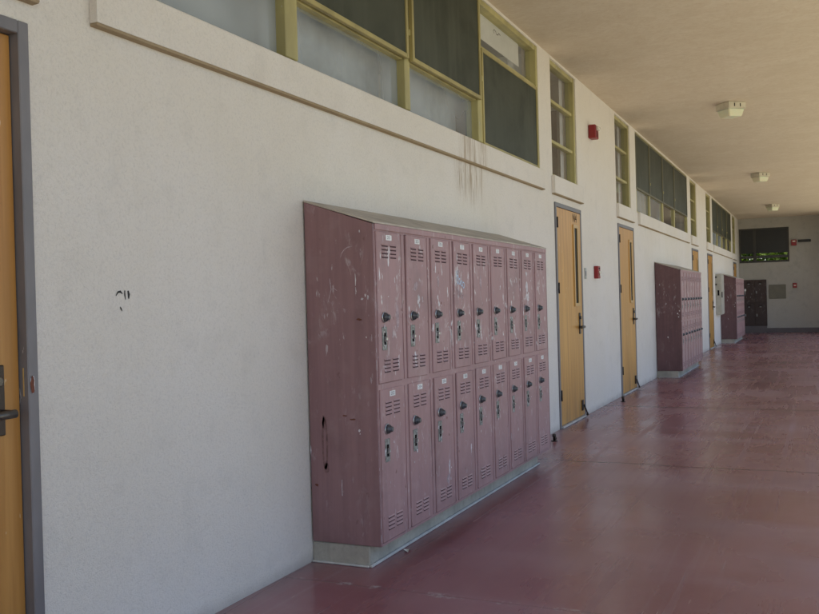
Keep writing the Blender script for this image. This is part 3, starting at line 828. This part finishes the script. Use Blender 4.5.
# door stops on the floor, litter
for x, y, lab in ((7.74, -.14, 'small dark door stop on the floor at the end of the nearest lockers'), (10.85, -.13, 'small dark door stop on the floor left of the second door')):
    m = MB([M['bracket'], M['steel']])
    m.lathe((x, y, .0005), (0, 0, 1), [(.030, 0), (.027, .006)], 16, 0); m.lathe((x, y, .0065), (0, 0, 1), [(.011, 0), (.011, .03), (.017, .034), (.017, .055), (.009, .06)], 14, 0)
    m.box(x + .02, x + .065, y - .008, y + .008, .008, .03, 0, .003)
    tag(m.build('door_stop'), lab, 'door stop', 'door stops on the floor')
m = MB(M['paper'])
m.poly([(4.10, -.385, .003), (4.135, -.375, .010), (4.15, -.352, .004), (4.118, -.350, .012)]); m.poly([(4.135, -.375, .010), (4.165, -.38, .003), (4.15, -.352, .004)])
tag(m.build('paper_scrap'), 'tiny torn scrap of white paper on the floor in front of the near plinth', 'litter')

# ------------------------------------------------------------------ hedge outside the end opening
rr = random.Random(3)
h = empty('hedge', (33.2, -1.2, -.12), 'sunlit green hedge seen through the slots of the end opening', 'hedge')
lf = MB(M['leaf'])
for k in range(22000):
    y = rr.uniform(-3.2, 2.2); x = rr.gauss(0, .5); z = rr.uniform(.2, 3.6) + .25 * math.sin(y * 4)
    if rr.random() < .15 * (math.sin(y * 5 + z * 4) > .3): continue
    s = rr.uniform(.06, .13); q = Quaternion((rr.gauss(0, 1), rr.gauss(0, 1), rr.gauss(0, 1), rr.gauss(0, 1))).normalized()
    pts = [Vector((x, y, z)) + q @ Vector(p) for p in ((-s, 0, 0), (0, -s * .45, 0), (s, 0, 0), (0, s * .45, 0))]
    lf.poly(pts)
lf.build('foliage', h, recalc=False)
st = MB(M['bark'])
for k in range(7):
    y = -2.8 + k * .8; st.lathe((rr.uniform(-.1, .1), y, 0), (rr.uniform(-.1, .1), rr.uniform(-.1, .1), 1), [(.05, 0), (.035, 1.2), (.015, 3.0)], 8)
st.build('stem', h)

# ------------------------------------------------------------------ camera
f_px, yaw, pitch, roll = 897.9955, math.radians(24.5516), math.radians(-.3233), math.radians(-1.5421)
F = Vector((math.cos(yaw) * math.cos(pitch), math.sin(yaw) * math.cos(pitch), math.sin(pitch)))
R = Vector((math.sin(yaw), -math.cos(yaw), 0)); U = R.cross(F)
R2 = math.cos(roll) * R + math.sin(roll) * U; U2 = -math.sin(roll) * R + math.cos(roll) * U
cam = bpy.data.cameras.new('camera'); co = bpy.data.objects.new('camera', cam); col.objects.link(co)
mw = Matrix((R2, U2, -F)).transposed().to_4x4(); mw.translation = Vector((0, -2.3027, 1.2674)); co.matrix_world = mw
cam.sensor_width = 36; cam.lens = f_px / 819 * 36; cam.clip_start = .05; cam.clip_end = 2000
scene.camera = co

# ------------------------------------------------------------------ light
EL, AZ = math.radians(72), math.radians(180 + 60)
wd = bpy.data.worlds.new('World'); scene.world = wd; wd.use_nodes = True
nt = wd.node_tree; bg = nt.nodes['Background']; sky = nt.nodes.new('ShaderNodeTexSky')
sky.sky_type = 'NISHITA'; sky.sun_disc = False; sky.sun_elevation = EL; sky.sun_rotation = AZ
sky.air_density = 1.0; sky.dust_density = 1.0
nt.links.new(sky.outputs[0], bg.inputs[0]); bg.inputs[1].default_value = .22
v = Vector((math.sin(AZ) * math.cos(EL), math.cos(AZ) * math.cos(EL), math.sin(EL)))
sl = bpy.data.lights.new('sun', 'SUN'); sl.energy = 5; sl.angle = math.radians(.5); sl.color = (1, .96, .88)
so = bpy.data.objects.new('sun', sl); col.objects.link(so); so.rotation_euler = v.to_track_quat('Z', 'Y').to_euler(); so.location = (5, -12, 20)

scene.view_settings.view_transform = 'Standard'; scene.view_settings.look = 'None'
scene.view_settings.exposure = 0; scene.view_settings.gamma = 1
cy = scene.cycles
cy.use_denoising = True; cy.max_bounces = 7; cy.diffuse_bounces = 5; cy.glossy_bounces = 3; cy.transparent_max_bounces = 8
cy.use_adaptive_sampling = True; cy.adaptive_threshold = .02; cy.adaptive_min_samples = 16
cy.sample_clamp_indirect = 8
